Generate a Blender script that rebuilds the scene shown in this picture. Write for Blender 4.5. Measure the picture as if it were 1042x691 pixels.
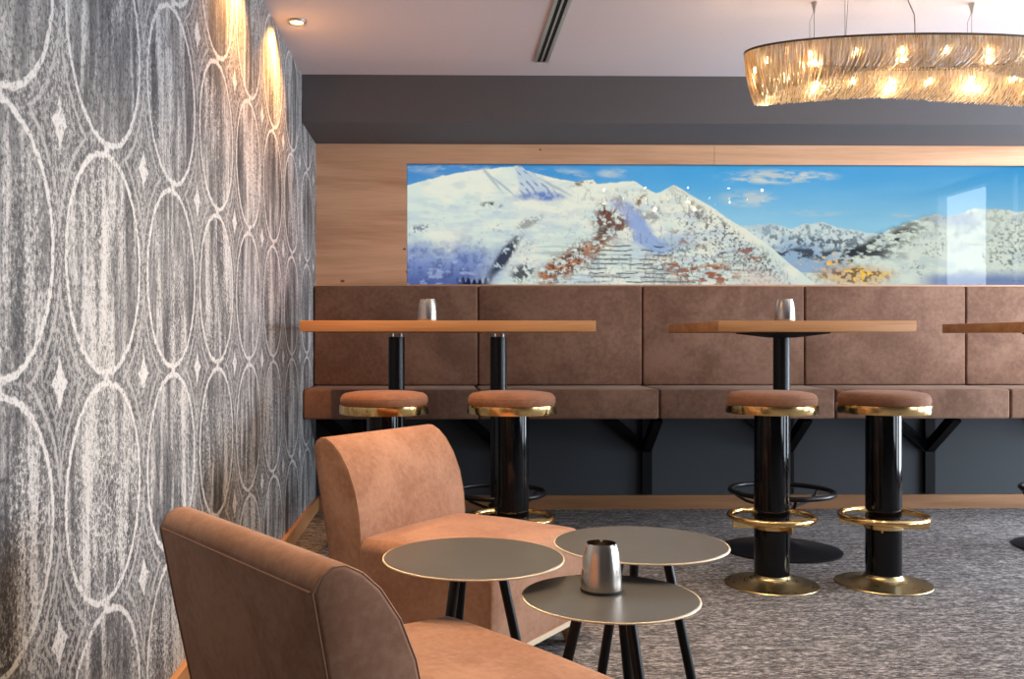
import bpy, bmesh, math, random
import numpy as np
from mathutils import Vector, Matrix
for o in list(bpy.data.objects):
    bpy.data.objects.remove(o)
S = bpy.context.scene
COL = S.collection
random.seed(7)

# ------------------------------------------------------------------ camera, world, light, exposure
cam_data = bpy.data.cameras.new('camera')
cam = bpy.data.objects.new('camera', cam_data); COL.objects.link(cam)
cam_data.sensor_width = 36.0
cam_data.lens = 36.0 * 950 / 1042
cam_data.shift_x = (521 - 466) / 1042
cam_data.clip_start = 0.02
cam.location = (0, 0, 1.03)
cam.rotation_euler = (math.radians(90), 0, -math.atan(16 / 950))
S.camera = cam
S.view_settings.view_transform = 'Standard'
S.view_settings.look = 'None'
S.view_settings.gamma = 1.0
S.view_settings.use_curve_mapping = False
S.view_settings.exposure = 0.12

world = bpy.data.worlds.new('world'); S.world = world; world.use_nodes = True
world.node_tree.nodes['Background'].inputs[0].default_value = (0.75, 0.87, 1.0, 1)
world.node_tree.nodes['Background'].inputs[1].default_value = 1.0

DAY = (0.80, 0.90, 1.0)
WARM = (1.0, 0.60, 0.27)
DAYLIGHT = [  # centre on the right wall (y, z), width, height, power
    ('daylight_window_1', 4.50, 1.25, 1.40, 2.30, 185),
    ('daylight_sidelight', 3.6225, 1.25, 0.065, 2.30, 8),
    ('daylight_window_2', 2.80, 1.25, 0.80, 2.30, 56),
    ('added_low_fill', 1.05, 0.90, 1.50, 1.40, 50),  # added fill, no known window; kept low so the picture glass doesn't reflect it
]
def area(name, loc, rot, sx, sy, power, color):
    d = bpy.data.lights.new(name, 'AREA'); d.shape = 'RECTANGLE'; d.size = sx; d.size_y = sy
    d.energy = power; d.color = color
    o = bpy.data.objects.new(name, d); COL.objects.link(o); o.location = loc; o.rotation_euler = rot
    return o
for n, y, z, w, h, p in DAYLIGHT:
    area(n, (4.86, y, z), (0, math.radians(90), 0), h, w, p, DAY)

def spot(name, loc, target, power, angle, blend, color=WARM, radius=0.03):
    d = bpy.data.lights.new(name, 'SPOT'); d.energy = power; d.color = color
    d.spot_size = math.radians(angle); d.spot_blend = blend; d.shadow_soft_size = radius
    o = bpy.data.objects.new(name, d); COL.objects.link(o); o.location = loc
    o.rotation_euler = (Vector(target) - Vector(loc)).to_track_quat('-Z', 'Y').to_euler()
    return o

# ------------------------------------------------------------------ tags
def tag(o, label=None, cat=None, group=None, kind=None):
    if label: o['label'] = label
    if cat: o['category'] = cat
    if group: o['group'] = group
    if kind: o['kind'] = kind
    return o
def thing(name, label, cat, loc=(0, 0, 0), rz=0.0, group=None):
    o = bpy.data.objects.new(name, None); COL.objects.link(o)
    o.empty_display_size = 0.05
    o.location = loc; o.rotation_euler = (0, 0, rz)
    return tag(o, label, cat, group)
def copy_thing(root, loc, rz, label):
    r = root.copy(); COL.objects.link(r); r.location = loc; r.rotation_euler = (0, 0, rz); r['label'] = label
    for ch in root.children:
        c = ch.copy(); COL.objects.link(c); c.parent = r
        for g in ch.children:
            d = g.copy(); COL.objects.link(d); d.parent = c
    return r

# ------------------------------------------------------------------ mesh builder
class MB:
    def __init__(s): s.v = []; s.f = []
    def add(s, verts, faces):
        n = len(s.v); s.v += [tuple(p) for p in verts]; s.f += [tuple(i + n for i in f) for f in faces]; return s
    def box(s, x0, x1, y0, y1, z0, z1):
        return s.add([(x0,y0,z0),(x1,y0,z0),(x1,y1,z0),(x0,y1,z0),(x0,y0,z1),(x1,y0,z1),(x1,y1,z1),(x0,y1,z1)],
                     [(3,2,1,0),(4,5,6,7),(0,1,5,4),(1,2,6,5),(2,3,7,6),(3,0,4,7)])
    def hexa(s, bottom, top):
        return s.add(list(bottom) + list(top), [(3,2,1,0),(4,5,6,7),(0,1,5,4),(1,2,6,5),(2,3,7,6),(3,0,4,7)])
    def lathe(s, prof, n=48, c=(0, 0, 0), closed=False):
        """prof: list of (r, z); r == 0 at either end closes with a point"""
        base = len(s.v); rings = []
        for r, z in prof:
            if r <= 1e-6:
                s.v.append((c[0], c[1], c[2] + z)); rings.append([len(s.v) - 1])
            else:
                i0 = len(s.v)
                for k in range(n):
                    a = 2 * math.pi * k / n
                    s.v.append((c[0] + r * math.cos(a), c[1] + r * math.sin(a), c[2] + z))
                rings.append(list(range(i0, i0 + n)))
        seq = list(zip(rings[:-1], rings[1:]))
        if closed: seq.append((rings[-1], rings[0]))
        for A, B in seq:
            for k in range(n):
                k2 = (k + 1) % n
                if len(A) == 1 and len(B) == 1: continue
                if len(A) == 1: s.f.append((A[0], B[k2], B[k]))
                elif len(B) == 1: s.f.append((A[k], A[k2], B[0]))
                else: s.f.append((A[k], A[k2], B[k2], B[k]))
        return s
    def tube(s, pts, r, n=8, closed=False, cap=True):
        pts = [Vector(p) for p in pts]; m = len(pts)
        rs = r if isinstance(r, (list, tuple)) else [r] * m
        rings = []; ref = None
        for i, p in enumerate(pts):
            if closed: t = pts[(i + 1) % m] - pts[i - 1]
            else: t = pts[min(i + 1, m - 1)] - pts[max(i - 1, 0)]
            t.normalize()
            if ref is None:
                ref = t.orthogonal().normalized()
            else:
                ref = (ref - t * ref.dot(t))
                ref = ref.normalized() if ref.length > 1e-6 else t.orthogonal().normalized()
            b = t.cross(ref)
            i0 = len(s.v)
            for k in range(n):
                a = 2 * math.pi * k / n
                s.v.append(tuple(p + (ref * math.cos(a) + b * math.sin(a)) * rs[i]))
            rings.append(i0)
        for i in range(m if closed else m - 1):
            A = rings[i]; B = rings[(i + 1) % m]
            for k in range(n):
                s.f.append((A + k, A + (k + 1) % n, B + (k + 1) % n, B + k))
        if cap and not closed:
            s.f.append(tuple(rings[0] + k for k in reversed(range(n))))
            s.f.append(tuple(rings[-1] + k for k in range(n)))
        return s
    def torus(s, R, r, z, n=64, m=10):
        return s.tube([(R * math.cos(2 * math.pi * k / n), R * math.sin(2 * math.pi * k / n), z) for k in range(n)], r, m, closed=True)
    def prism(s, prof, a0, a1, axis='y'):
        """prof: closed polygon of (u, w); axis 'y' gives (u, a, w)"""
        n = len(prof)
        P = lambda u, w, a: (u, a, w) if axis == 'y' else (a, u, w)
        s.add([P(u, w, a0) for u, w in prof] + [P(u, w, a1) for u, w in prof],
              [tuple(range(n)), tuple(reversed(range(n, 2 * n)))] + [(i, n + i, n + (i + 1) % n, (i + 1) % n) for i in range(n)])
        return s
    def build(s, name, mat, parent=None, smooth=None, bevel=None, seg=3, angle=35, deform=None):
        me = bpy.data.meshes.new(name)
        me.from_pydata(s.v, [], s.f); me.update()
        bm = bmesh.new(); bm.from_mesh(me)
        bmesh.ops.recalc_face_normals(bm, faces=bm.faces)
        if bevel:
            es = [e for e in bm.edges if e.calc_face_angle(0) > math.radians(30)]
            bmesh.ops.bevel(bm, geom=es, offset=bevel, segments=seg, profile=0.5, affect='EDGES', clamp_overlap=True)
            bmesh.ops.recalc_face_normals(bm, faces=bm.faces)
        if deform:
            for v in bm.verts: v.co = deform(v.co)
        bm.to_mesh(me); bm.free()
        me.materials.append(mat)
        if smooth is None: smooth = bool(bevel)
        if smooth:
            for p in me.polygons: p.use_smooth = True
            me.set_sharp_from_angle(angle=math.radians(angle))
        o = bpy.data.objects.new(name, me); COL.objects.link(o)
        if parent: o.parent = parent
        return o
def struct(name, mb, mat, **k):
    return tag(mb.build(name, mat, **k), kind='structure')

# ------------------------------------------------------------------ materials
class NT:
    def __init__(s, name):
        s.m = bpy.data.materials.new(name); s.m.use_nodes = True
        s.t = s.m.node_tree; s.n = s.t.nodes; s.l = s.t.links
        s.bsdf = s.n['Principled BSDF']; s.out = s.n['Material Output']
    def set(s, sock, v):
        if isinstance(v, bpy.types.NodeSocket): s.l.new(v, sock)
        elif isinstance(v, tuple) and len(v) == 3 and sock.type == 'RGBA': sock.default_value = (*v, 1)
        else: sock.default_value = v
    def p(s, **k):
        for a, v in k.items(): s.set(s.bsdf.inputs[a.replace('_', ' ')], v)
        return s
    def math(s, op, a, b=None, clamp=False):
        n = s.n.new('ShaderNodeMath'); n.operation = op; n.use_clamp = clamp
        s.set(n.inputs[0], a)
        if b is not None: s.set(n.inputs[1], b)
        return n.outputs[0]
    def coord(s, kind='Object'):
        return s.n.new('ShaderNodeTexCoord').outputs[kind]
    def position(s): return s.n.new('ShaderNodeNewGeometry').outputs['Position']
    def vscale(s, v, sc, off=(0, 0, 0)):
        n = s.n.new('ShaderNodeMapping'); s.set(n.inputs[0], v); n.inputs['Scale'].default_value = sc; n.inputs['Location'].default_value = off
        return n.outputs[0]
    def rand_shift(s, v):
        r = s.n.new('ShaderNodeObjectInfo').outputs['Random']
        n = s.n.new('ShaderNodeVectorMath'); n.operation = 'ADD'; s.set(n.inputs[0], v)
        c = s.n.new('ShaderNodeCombineXYZ'); q = s.math('MULTIPLY', r, 37.0)
        for i in range(3): s.set(c.inputs[i], q)
        s.set(n.inputs[1], c.outputs[0]); return n.outputs[0]
    def noise(s, v, scale, detail=4, rough=0.55, dist=0.0, out=0):
        n = s.n.new('ShaderNodeTexNoise'); s.set(n.inputs['Vector'], v); n.inputs['Scale'].default_value = scale
        n.inputs['Detail'].default_value = detail; n.inputs['Roughness'].default_value = rough; n.inputs['Distortion'].default_value = dist
        return n.outputs[out]
    def sep(s, v):
        n = s.n.new('ShaderNodeSeparateXYZ'); s.set(n.inputs[0], v); return n.outputs
    def comb(s, x, y, z):
        n = s.n.new('ShaderNodeCombineXYZ')
        for i, q in enumerate((x, y, z)): s.set(n.inputs[i], q)
        return n.outputs[0]
    def smooth(s, v, a, b, lo=0.0, hi=1.0):
        n = s.n.new('ShaderNodeMapRange'); n.interpolation_type = 'SMOOTHSTEP'
        s.set(n.inputs[0], v); n.inputs[1].default_value = a; n.inputs[2].default_value = b
        n.inputs[3].default_value = lo; n.inputs[4].default_value = hi
        return n.outputs[0]
    def mix(s, fac, a, b, mode='MIX'):
        n = s.n.new('ShaderNodeMix'); n.data_type = 'RGBA'; n.blend_type = mode
        s.set(n.inputs[0], fac); s.set(n.inputs[6], a); s.set(n.inputs[7], b)
        return n.outputs[2]
    def ramp(s, v, stops):
        n = s.n.new('ShaderNodeValToRGB'); s.set(n.inputs[0], v); e = n.color_ramp.elements
        while len(e) < len(stops): e.new(0.5)
        for el, (p, c) in zip(e, stops): el.position = p; el.color = (*c, 1)
        return n.outputs[0]
    def bump(s, h, strength=0.3, dist=0.002):
        n = s.n.new('ShaderNodeBump'); n.inputs['Strength'].default_value = strength; n.inputs['Distance'].default_value = dist
        s.set(n.inputs['Height'], h); s.set(s.bsdf.inputs['Normal'], n.outputs[0]); return s

def plain(name, col, rough=0.5, metal=0.0, spec=0.5, mottle=0.0):
    t = NT(name)
    if mottle:
        nz = t.noise(t.coord(), 9.0, 4)
        c = t.mix(t.smooth(nz, 0.3, 0.7), tuple(x * (1 - mottle) for x in col), tuple(x * (1 + mottle) for x in col))
    else:
        nz = t.noise(t.coord(), 60.0, 2)
        c = t.mix(nz, tuple(x * .97 for x in col), tuple(x * 1.03 for x in col))
    t.p(Base_Color=c, Roughness=rough, Metallic=metal)
    t.bsdf.inputs['Specular IOR Level'].default_value = spec
    return t.m

def suede(name, dark, light, scale=1.0):
    t = NT(name); v = t.rand_shift(t.coord())
    big = t.noise(v, 5.0 * scale, 5, 0.6, 0.6); fine = t.noise(v, 55.0 * scale, 4, 0.7)
    grain = t.noise(v, 420.0, 2, 0.6)
    f = t.math('ADD', t.math('MULTIPLY', big, 0.62), t.math('MULTIPLY', fine, 0.38))
    c = t.mix(t.smooth(f, 0.34, 0.66), dark, light)
    c = t.mix(t.math('MULTIPLY', t.smooth(grain, 0.45, 0.75), 0.22), c, light)
    t.p(Base_Color=c, Roughness=0.82)
    t.bsdf.inputs['Specular IOR Level'].default_value = 0.25
    t.bsdf.inputs['Sheen Weight'].default_value = 0.15
    t.bsdf.inputs['Sheen Roughness'].default_value = 0.45
    t.set(t.bsdf.inputs['Sheen Tint'], (1.0, 0.78, 0.62))
    t.bump(t.math('ADD', fine, t.math('MULTIPLY', grain, 0.5)), 0.18, 0.0012)
    return t.m

def wood(name, dark, light, axis=0, rough=0.45, scale=1.0, knots=False, world=False):
    t = NT(name); v = t.position() if world else t.rand_shift(t.coord())
    sc = [26.0, 26.0, 26.0]; sc[axis] = 1.6
    v1 = t.vscale(v, tuple(x * scale for x in sc))
    g1 = t.noise(v1, 0.45, 5, 0.55, 1.2)
    sc2 = [240.0] * 3; sc2[axis] = 5.0
    g2 = t.noise(t.vscale(v, tuple(sc2)), 1.0, 3, 0.6)
    sc3 = [5.0] * 3; sc3[axis] = 0.9
    g3 = t.noise(t.vscale(v, tuple(sc3)), 1.0, 2)
    f = t.math('ADD', t.math('MULTIPLY', g1, 0.6), t.math('ADD', t.math('MULTIPLY', g2, 0.22), t.math('MULTIPLY', g3, 0.25)))
    c = t.mix(t.smooth(f, 0.36, 0.72), dark, light)
    if knots:
        n = t.n.new('ShaderNodeTexVoronoi'); n.inputs['Scale'].default_value = 1.0
        scv = [7.5] * 3; scv[axis] = 5.0
        t.set(n.inputs['Vector'], t.vscale(v, tuple(scv)))
        cell = t.sep(n.outputs['Color'])
        rad = t.math('MULTIPLY', t.smooth(cell[0], 0.45, 1.0), 0.10)
        k = t.math('LESS_THAN', n.outputs['Distance'], rad)
        c = t.mix(t.math('MULTIPLY', k, 0.8), c, (0.06, 0.03, 0.015))
    t.p(Base_Color=c, Roughness=rough)
    t.bsdf.inputs['Specular IOR Level'].default_value = 0.35
    t.bump(g2, 0.08, 0.001)
    return t.m

def brushed(name, col, rough=0.28, axis=2, aniso=0.4):
    t = NT(name); sc = [9.0] * 3; sc[axis] = 320.0
    g = t.noise(t.vscale(t.coord(), tuple(sc)), 1.0, 3, 0.6)
    c = t.mix(g, tuple(x * .82 for x in col), tuple(min(1, x * 1.08) for x in col))
    t.p(Base_Color=c, Metallic=1.0, Roughness=t.smooth(g, 0.2, 0.8, rough * 0.8, rough * 1.25))
    t.bsdf.inputs['Anisotropic'].default_value = aniso
    return t.m

def wallpaper():
    t = NT('wallpaper_ovals'); pos = t.position(); q = t.sep(pos)
    P, Q = 0.524, 0.519
    wob = t.sep(t.noise(pos, 38.0, 3, 0.65, 0.0, out=1))
    y = t.math('ADD', q[1], t.math('MULTIPLY', t.math('SUBTRACT', wob[0], 0.5), 0.020))
    z = t.math('ADD', q[2], t.math('MULTIPLY', t.math('SUBTRACT', wob[1], 0.5), 0.020))
    def cell(v, c, p):
        f = t.math('FRACT', t.math('ADD', t.math('DIVIDE', t.math('SUBTRACT', v, c), p), 0.5))
        return t.math('MULTIPLY', t.math('SUBTRACT', f, 0.5), p)
    ly = cell(y, 2.140, P); lz = cell(z, 1.462 - Q / 2, Q)
    ay = t.math('ABSOLUTE', ly); az = t.math('ABSOLUTE', lz)
    def ell(a, b):
        u = t.math('DIVIDE', ay, a); w = t.math('DIVIDE', az, b)
        return t.math('SQRT', t.math('ADD', t.math('MULTIPLY', u, u), t.math('MULTIPLY', w, w)))
    d = ell(0.230, 0.247)
    def band(dd, c, w, soft): return t.smooth(t.math('ABSOLUTE', t.math('SUBTRACT', dd, c)), w, w + soft, 1.0, 0.0)
    ring = band(d, 1.0, 0.020, 0.026)
    d2 = ell(0.268, 0.292)
    ring2 = t.math('MULTIPLY', band(d2, 1.0, 0.012, 0.022), 0.74)
    cy = t.math('SUBTRACT', P / 2, ay); cz = t.math('SUBTRACT', Q / 2, az)
    dia = t.math('ADD', t.math('POWER', t.math('DIVIDE', cy, 0.046), 0.75), t.math('POWER', t.math('DIVIDE', cz, 0.058), 0.75))
    diamond = t.smooth(dia, 0.9, 1.08, 1.0, 0.0)
    dia2 = t.math('ADD', t.math('POWER', t.math('DIVIDE', cy, 0.085), 0.7), t.math('POWER', t.math('DIVIDE', cz, 0.15), 0.7))
    star = t.math('MULTIPLY', band(dia2, 1.0, 0.03, 0.06), 0.6)
    junc = t.smooth(t.math('SQRT', t.math('ADD', t.math('MULTIPLY', ay, ay), t.math('MULTIPLY', cz, cz))), 0.012, 0.026, 1.0, 0.0)
    streak = t.noise(t.vscale(pos, (1, 20.0, 3.2)), 1.0, 4, 0.62, 0.6)
    streak2 = t.noise(t.vscale(pos, (1, 9.0, 0.9), (3, 5, 1)), 1.0, 3, 0.5)
    fleck = t.noise(t.vscale(pos, (1, 1.0, 0.75)), 120.0, 3, 0.72)
    fleck2 = t.noise(pos, 260.0, 2, 0.7)
    density = t.noise(t.vscale(pos, (1, 3.2, 2.0), (9, 2, 4)), 1.0, 3, 0.55)
    base = t.math('ADD', t.math('MULTIPLY', streak, 0.62), t.math('MULTIPLY', streak2, 0.5))
    base = t.smooth(base, 0.40, 0.76)
    vo = t.n.new('ShaderNodeTexVoronoi'); vo.feature = 'DISTANCE_TO_EDGE'; vo.inputs['Scale'].default_value = 75.0
    t.set(vo.inputs['Vector'], t.vscale(pos, (1, 1.0, 0.8)))
    crack = t.math('MULTIPLY', t.smooth(vo.outputs['Distance'], 0.03, 0.11, 1.0, 0.0), t.smooth(density, 0.46, 0.66))
    fl = t.math('ADD', t.math('MULTIPLY', fleck, 0.75), t.math('MULTIPLY', fleck2, 0.25))
    flk = t.math('MULTIPLY', t.smooth(fl, 0.52, 0.60), t.smooth(density, 0.36, 0.62, 0.25, 1.0))
    dk = t.math('MULTIPLY', t.smooth(fl, 0.40, 0.46, 1.0, 0.0), 0.55)
    inside = t.smooth(d, 0.97, 1.03, 1.0, 0.0)
    v = t.math('ADD', base, t.math('MULTIPLY', flk, 0.55))
    v = t.math('SUBTRACT', t.math('ADD', v, t.math('MULTIPLY', crack, 0.45)), dk)
    outv = t.math('ADD', t.math('MULTIPLY', t.smooth(fl, 0.45, 0.57), 0.60), t.math('MULTIPLY', base, 0.28))
    v = t.math('ADD', t.math('MULTIPLY', v, inside), t.math('MULTIPLY', outv, t.math('SUBTRACT', 1.0, inside)), clamp=True)
    lines = t.math('MAXIMUM', t.math('MAXIMUM', ring, ring2), t.math('MAXIMUM', t.math('MAXIMUM', diamond, star), junc))
    erode = t.smooth(fl, 0.36, 0.50, 0.40, 0.95)
    v = t.math('MAXIMUM', t.math('MULTIPLY', v, 0.84), t.math('MULTIPLY', lines, t.math('MULTIPLY', erode, 0.95)))
    c = t.ramp(v, [(0.0, (0.045, 0.046, 0.052)), (0.42, (0.215, 0.212, 0.213)), (1.0, (0.72, 0.70, 0.685))])
    t.p(Base_Color=c, Roughness=0.55)
    t.bsdf.inputs['Specular IOR Level'].default_value = 0.35
    t.bump(v, 0.15, 0.001)
    return t.m

def carpet():
    t = NT('carpet_heather'); v = t.position()
    a = t.noise(t.vscale(v, (38.0, 130.0, 1.0)), 1.0, 4, 0.75)
    b = t.noise(t.vscale(v, (9.0, 34.0, 1.0)), 1.0, 3, 0.6)
    c = t.noise(t.vscale(v, (260.0, 420.0, 1.0)), 1.0, 2, 0.6)
    f = t.math('ADD', t.math('MULTIPLY', a, 0.62), t.math('ADD', t.math('MULTIPLY', b, 0.22), t.math('MULTIPLY', c, 0.22)))
    col = t.ramp(t.smooth(f, 0.38, 0.70), [(0.0, (0.020, 0.018, 0.019)), (0.45, (0.110, 0.101, 0.100)), (1.0, (0.58, 0.53, 0.515))])
    t.p(Base_Color=col, Roughness=0.95)
    t.bsdf.inputs['Specular IOR Level'].default_value = 0.1
    t.bump(f, 0.6, 0.006)
    return t.m

def emit(name, col, strength):
    t = NT(name); e = t.n.new('ShaderNodeEmission'); t.set(e.inputs[0], col); e.inputs[1].default_value = strength
    t.l.new(e.outputs[0], t.out.inputs[0]); return t.m

def clear_glass():
    t = NT('clear_glass'); tr = t.n.new('ShaderNodeBsdfTransparent'); gl = t.n.new('ShaderNodeBsdfGlossy')
    tr.inputs[0].default_value = (0.97, 0.985, 0.98, 1); gl.inputs['Roughness'].default_value = 0.0
    fr = t.n.new('ShaderNodeFresnel'); fr.inputs[0].default_value = 1.45
    fc = t.math('MULTIPLY', fr.outputs[0], t.math('SUBTRACT', 1.0, t.n.new('ShaderNodeNewGeometry').outputs['Backfacing']))
    mx = t.n.new('ShaderNodeMixShader'); t.l.new(fc, mx.inputs[0]); t.l.new(tr.outputs[0], mx.inputs[1]); t.l.new(gl.outputs[0], mx.inputs[2])
    t.l.new(mx.outputs[0], t.out.inputs[0]); return t.m

def strands():
    t = NT('gilt_chain'); a = t.smooth(t.noise(t.vscale(t.position(), (1, 1, .08)), 150.0, 2), .36, .64)
    c = t.mix(a, (0.74, 0.56, 0.34), (1.0, 0.93, 0.80))
    tl = t.n.new('ShaderNodeBsdfTranslucent'); t.set(tl.inputs[0], c)
    gl = t.n.new('ShaderNodeBsdfGlossy'); t.set(gl.inputs[0], c); gl.inputs['Roughness'].default_value = 0.32
    mx = t.n.new('ShaderNodeMixShader'); mx.inputs[0].default_value = 0.5
    t.l.new(tl.outputs[0], mx.inputs[1]); t.l.new(gl.outputs[0], mx.inputs[2]); t.l.new(mx.outputs[0], t.out.inputs[0])
    return t.m

MAT = dict(
    wallpaper=wallpaper(), carpet=carpet(),
    ceiling=plain('ceiling_paint', (0.64, 0.60, 0.635), 0.9, spec=0.1),
    bulkhead=plain('dark_grey_paint', (0.112, 0.107, 0.113), 0.75, spec=0.2),
    lower=plain('slate_blue_paint', (0.044, 0.048, 0.054), 0.7, spec=0.2),
    dark_plaster=plain('brown_plaster', (0.20, 0.17, 0.15), 0.9, spec=0.1),
    plaster=plain('pale_plaster', (0.50, 0.49, 0.48), 0.9, spec=0.1),
    panel=wood('knotty_oak_panel', (0.56, 0.285, 0.155), (0.86, 0.53, 0.325), 0, 0.5, 0.55, knots=True, world=True),
    oak=wood('oak_table', (0.42, 0.175, 0.058), (0.66, 0.33, 0.135), 0, 0.4),
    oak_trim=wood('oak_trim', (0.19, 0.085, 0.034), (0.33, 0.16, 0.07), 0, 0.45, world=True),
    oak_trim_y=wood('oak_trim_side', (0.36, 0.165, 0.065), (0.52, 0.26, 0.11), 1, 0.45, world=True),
    suede=suede('tan_suede', (0.245, 0.112, 0.062), (0.385, 0.204, 0.128)),
    suede_dark=suede('brown_suede', (0.130, 0.062, 0.038), (0.240, 0.132, 0.088), 0.7),
    suede_stool=suede('stool_suede', (0.17, 0.068, 0.036), (0.27, 0.125, 0.072)),
    stitch=plain('stitching_thread', (0.30, 0.145, 0.075), 0.7),
    black_gloss=plain('gloss_black_lacquer', (0.003, 0.003, 0.004), 0.07, spec=0.32),
    black=plain('black_powder_coat', (0.006, 0.006, 0.008), 0.30, spec=0.3),
    black_matt=plain('matt_black_steel', (0.004, 0.004, 0.005), 0.6, spec=0.12),
    brass=brushed('polished_brass', (0.86, 0.60, 0.26), 0.16, 2, 0.2),
    brass_dull=brushed('aged_brass', (0.50, 0.39, 0.20), 0.30, 2, 0.2),
    steel=plain('brushed_steel', (0.60, 0.54, 0.48), 0.24, 1.0),
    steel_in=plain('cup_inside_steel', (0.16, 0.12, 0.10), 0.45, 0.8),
    rubber=plain('black_rubber', (0.012, 0.012, 0.012), 0.7),
    table_top=plain('gunmetal_lacquer', (0.150, 0.142, 0.130), 0.34, 0.55, mottle=0.05),
    gold_edge=plain('gold_edge', (0.78, 0.64, 0.46), 0.4, 0.5),
    alu=plain('aluminium_frame', (0.42, 0.43, 0.40), 0.4, 0.6),
    slot=plain('vent_black', (0.006, 0.006, 0.006), 0.8),
    beech=wood('beech_foot', (0.42, 0.24, 0.10), (0.60, 0.38, 0.18), 2, 0.5),
    edge_board=plain('pale_edge_board', (0.62, 0.50, 0.36), 0.6),
    glass=clear_glass(), strands=strands(),
    bronze=plain('bronze_rim', (0.10, 0.075, 0.05), 0.4, 0.7),
    nickel=plain('nickel', (0.42, 0.38, 0.34), 0.35, 0.9),
    bulb=emit('lit_halogen', (1.0, 0.80, 0.45), 22.0),
    lens=emit('lit_downlight', (1.0, 0.72, 0.34), 10.0),
    cord=plain('clear_grey_cord', (0.12, 0.11, 0.11), 0.5),
    frame_dark=plain('picture_edge', (0.03, 0.05, 0.08), 0.4),
)

# ------------------------------------------------------------------ room
XL, XR, YB, YS, ZC, ZS, YR = -0.764, 4.77, 5.665, 5.092, 2.472, 2.213, -3.0
YW = 5.655                       # face of the oak panelling
struct('floor', MB().box(XL - .1, XR + .1, YR - .1, YB + .1, -0.1, 0.0), MAT['carpet'])
struct('ceiling', MB().box(XL - .1, XR + .1, YR - .1, YB + .1, ZC, ZC + .1), MAT['ceiling'])
struct('wall_left', MB().box(XL - .1, XL, YR - .1, YB + .1, 0, ZC), MAT['wallpaper'])
struct('wall_back', MB().box(XL, XR, YB, YB + .1, 0, ZC), MAT['lower'])
struct('trim_1', MB().box(XL, XR, YS, YB, ZS, ZC), MAT['bulkhead'])           # ceiling bulkhead over the bench
PX0, PX1, PZ0, PZ1 = -0.214, 4.30, 1.362, 2.095
struct('trim_2', MB().box(XL, PX0, YW, YB, PZ0, ZS), MAT['panel'])            # oak board left of the picture
tr = MB().box(PX0, 1.655, YW, YB, PZ1, ZS).box(1.657, XR, YW, YB, PZ1, ZS)
struct('trim_3', tr, MAT['panel'])                                            # oak boards over the picture
struct('trim_4', MB().box(PX1, XR, YW, YB, PZ0, PZ1), MAT['panel'])
struct('trim_5', MB().box(XL, XR, 5.628, YB, 1.348, PZ0), MAT['panel'])       # ledge on the bench back
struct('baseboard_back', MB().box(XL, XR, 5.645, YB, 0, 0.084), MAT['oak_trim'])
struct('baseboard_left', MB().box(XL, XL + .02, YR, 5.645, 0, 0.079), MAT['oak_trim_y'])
struct('wall_rear', MB().box(XL, XR, YR - .1, YR, 0, ZC), MAT['dark_plaster'])
wr = MB(); y = YR
OPEN = ((0.30, 1.80, .20, 1.60), (2.40, 3.20, .10, 2.40), (3.59, 3.655, .10, 2.40), (3.80, 5.20, .10, 2.40))  # first opening is invented to let in the added low fill
for y0, y1, z0, z1 in OPEN:
    wr.box(XR, XR + .1, y, y0, 0, ZC); y = y1
wr.box(XR, XR + .1, y, YB + .1, 0, ZC)
for y0, y1, z0, z1 in OPEN:
    wr.box(XR, XR + .1, y0, y1, 0, z0).box(XR, XR + .1, y0, y1, z1, ZC)
struct('wall_right', wr, MAT['plaster'])

# ------------------------------------------------------------------ mountain panorama (a backlit print under glass)
def fbm(nx, ny, fx, fy, seed, octaves=5, gain=0.55):
    r = np.random.RandomState(seed); out = np.zeros((ny, nx)); amp = 1.0; tot = 0
    for o in range(octaves):
        gx, gy = max(2, int(round(fx * 2 ** o))), max(2, int(round(fy * 2 ** o)))
        g = r.rand(gy + 2, gx + 2)
        xs = np.linspace(0, gx, nx); ys = np.linspace(0, gy, ny)
        x0 = xs.astype(int); y0 = ys.astype(int); tx = xs - x0; ty = ys - y0
        tx = tx * tx * (3 - 2 * tx); ty = (ty * ty * (3 - 2 * ty))[:, None]
        a = g[y0][:, x0]; b = g[y0][:, x0 + 1]; c = g[y0 + 1][:, x0]; d = g[y0 + 1][:, x0 + 1]
        out += amp * ((a * (1 - tx) + b * tx) * (1 - ty) + (c * (1 - tx) + d * tx) * ty)
        tot += amp; amp *= gain
    return out / tot

def sstep(v, a, b):
    t = np.clip((v - a) / (b - a), 0, 1); return t * t * (3 - 2 * t)

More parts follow.
